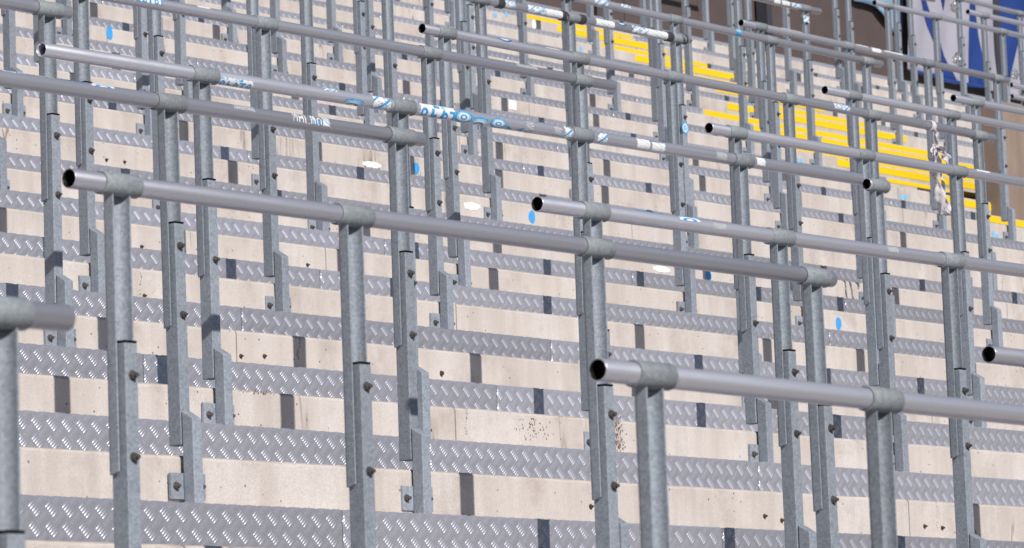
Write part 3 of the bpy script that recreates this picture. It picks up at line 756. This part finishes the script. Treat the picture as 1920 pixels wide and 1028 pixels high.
cloth('letter_stroke', [(1756, -40), (1770, 20), (1778, -40)], M['cloth_blue'], bn, 0.006, org=org)
cloth('letter_stroke', [(1812, -40), (1822, -20), (1832, 70), (1846, 168), (1818, 164), (1812, 60)], M['cloth_blue'], bn, 0.006, org=org)
cloth('letter_stroke', [(1871, -40), (1876, 0), (1890, 150), (1897, 152), (1906, 100), (1918, 20), (1922, -40)], M['cloth_blue'], bn, 0.006, org=org)
cloth('hem', [(1700, 131), (1712, 138), (1800, 159), (1842, 168), (1842, 160), (1800, 152), (1714, 132)], M['cloth_blue'], bn, 0.009, org=org)
c = on_y(1665, 40, YW - 0.05); org = W(c.x, YW - 0.05, c.z)
lb = obj('light_blue_cloth', None, loc=org, label='pale blue cloth draped over the back wall left of the banner', category='cloth')
cloth('cloth', [(1600, -60), (1600, 2), (1625, 8), (1640, 14), (1662, 18), (1676, 60), (1694, 66), (1698, -60)], M['cloth_light'], lb, 0.0, org=org, yb=YW - 0.05)

# ---------------------------------------------------------------- parapet at the stairs, with its handrail
pw = obj('parapet_wall', None, loc=W(24.2, yC(10) - 0.14, zT(9)), label='pinkish brown concrete parapet wall at the right edge beside the stairs', category='wall')
pm = bbox('wall_body', 0, 4.2 * S, 0, 0.20 * S, 0.001, (4.80 - zT(9)) * S, M['wall_concrete'], 0.012, 3); obj('wall_body', pm, pw)
for zz, key in ((0.14, 'upper'), (0.05, 'lower')):
    me = tube_mesh('handrail', 4.0, 0.021, 0.018, M['tube'], 24); obj('handrail', me, pw, (0.12, -0.02, (4.80 - zT(9)) * S + zz))
for q in range(4):
    me = bbox('handrail_post', -0.012, 0.012, -0.012, 0.012, -0.05, 0.14, M['galv'], 0.002); obj('handrail_post', me, pw, (0.35 + q * 1.1, -0.02 + 0.03, (4.80 - zT(9)) * S + 0.02))

# ---------------------------------------------------------------- rag tied to a rail, scraps of silver tape
def ribbon(pts, wd, seed):
    r = random.Random(seed); v, f = [], []
    n = len(pts); sub = 7; P3 = []
    for i in range(n - 1):
        for k in range(sub):
            t = k / sub; P3.append(tuple(a + (b - a) * t for a, b in zip(pts[i], pts[i + 1])))
    P3.append(pts[-1]); tw = r.uniform(0, 3)
    for i, (x, y, z) in enumerate(P3):
        tw += r.gauss(0.08, 0.25); ww = wd * (0.75 + 0.35 * math.sin(i * 0.7 + seed))
        for k in range(5):
            s = (k / 4 - 0.5) * ww; b = 0.006 * math.sin(k * 2.1 + i * 0.8 + seed)
            v.append((x + s * math.cos(tw) - b * math.sin(tw) + r.gauss(0, .0008), y + s * math.sin(tw) + b * math.cos(tw), z + r.gauss(0, .001)))
    for i in range(len(P3) - 1):
        for k in range(4): a = i * 5 + k; f.append((a, a + 1, a + 6, a + 5))
    return v, f
rl, row, x0, B = BARS['r5b']
rx = rail_x(5, 1745); rp = W(rx, yC(5), zC(5) + 1.046) + Vector((0, RAIL_Y, 0))
rag = obj('tied_rag', None, loc=rp, label='frayed white rag knotted round a rail and hanging down', category='rag')
me = tube_mesh('wrap', 0.04, RR + 0.0062, RR + 0.0012, M['rag'], 28, 5)
for vv in me.vertices:
    k = 1 + 0.05 * math.sin(vv.co.x * 400 + vv.co.z * 60); vv.co.y *= k; vv.co.z *= k; vv.co.x -= 0.02
obj('wrap', me, rag)
def strip(pts, wd, seed):
    me = mesh('strip', *ribbon(pts, wd, seed), M['rag'], True); o = obj('strip', me, rag)
    o.modifiers.new('thickness', 'SOLIDIFY').thickness = 0.0012
strip([(0, -.028, -.02), (-.005, -.036, -.07), (.005, -.034, -.13)], 0.035, 1)
strip([(0, -.034, -.12), (-.03, -.036, -.16), (-.035, -.034, -.22), (-.02, -.036, -.30), (.01, -.035, -.42), (.05, -.035, -.50)], 0.064, 2)
strip([(.01, -.034, -.12), (.015, -.037, -.20), (.04, -.036, -.30), (.05, -.036, -.40), (.075, -.035, -.50)], 0.051, 3)
strip([(.01, -.033, -.11), (.05, -.036, -.13), (.09, -.038, -.17), (.10, -.036, -.22)], 0.054, 4)
strip([(-.01, -.033, -.12), (-.04, -.037, -.11), (-.055, -.036, -.15), (-.05, -.036, -.18)], 0.022, 5)
strip([(.0, -.036, -.11), (-.01, -.042, -.125), (.015, -.044, -.135), (.0, -.038, -.15)], 0.048, 6)
def scrap(u, v, y, size, label, material='foil'):
    c = on_y(u, v, y); bm = bmesh.new(); bmesh.ops.create_icosphere(bm, subdivisions=3, radius=size)
    r = random.Random(int(u))
    for q in bm.verts:
        k = 1 + 0.35 * math.sin(q.co.x * 90 / size * .03 + q.co.z * 140 + r.random()) * r.uniform(.4, 1); q.co.x *= k; q.co.z *= k * 0.9; q.co.y *= k * 0.6
    me = bpy.data.meshes.new('tape_scrap'); bm.to_mesh(me); bm.free(); me.materials.append(M[material])
    obj('tape_scrap', me, None, W(c.x, y, c.z), label=label, category='tape scrap', group='scraps of silver tape on far posts')
ym = yC(16) + 0.0
scrap(1790, 14, ym, 0.055, 'crumpled silver tape round a far post at the top of the banner')
scrap(1797, 112, ym, 0.070, 'crumpled silver tape round a far post in front of the banner stroke')
scrap(1903, 140, ym, 0.050, 'crumpled silver tape on the far post at the right edge')
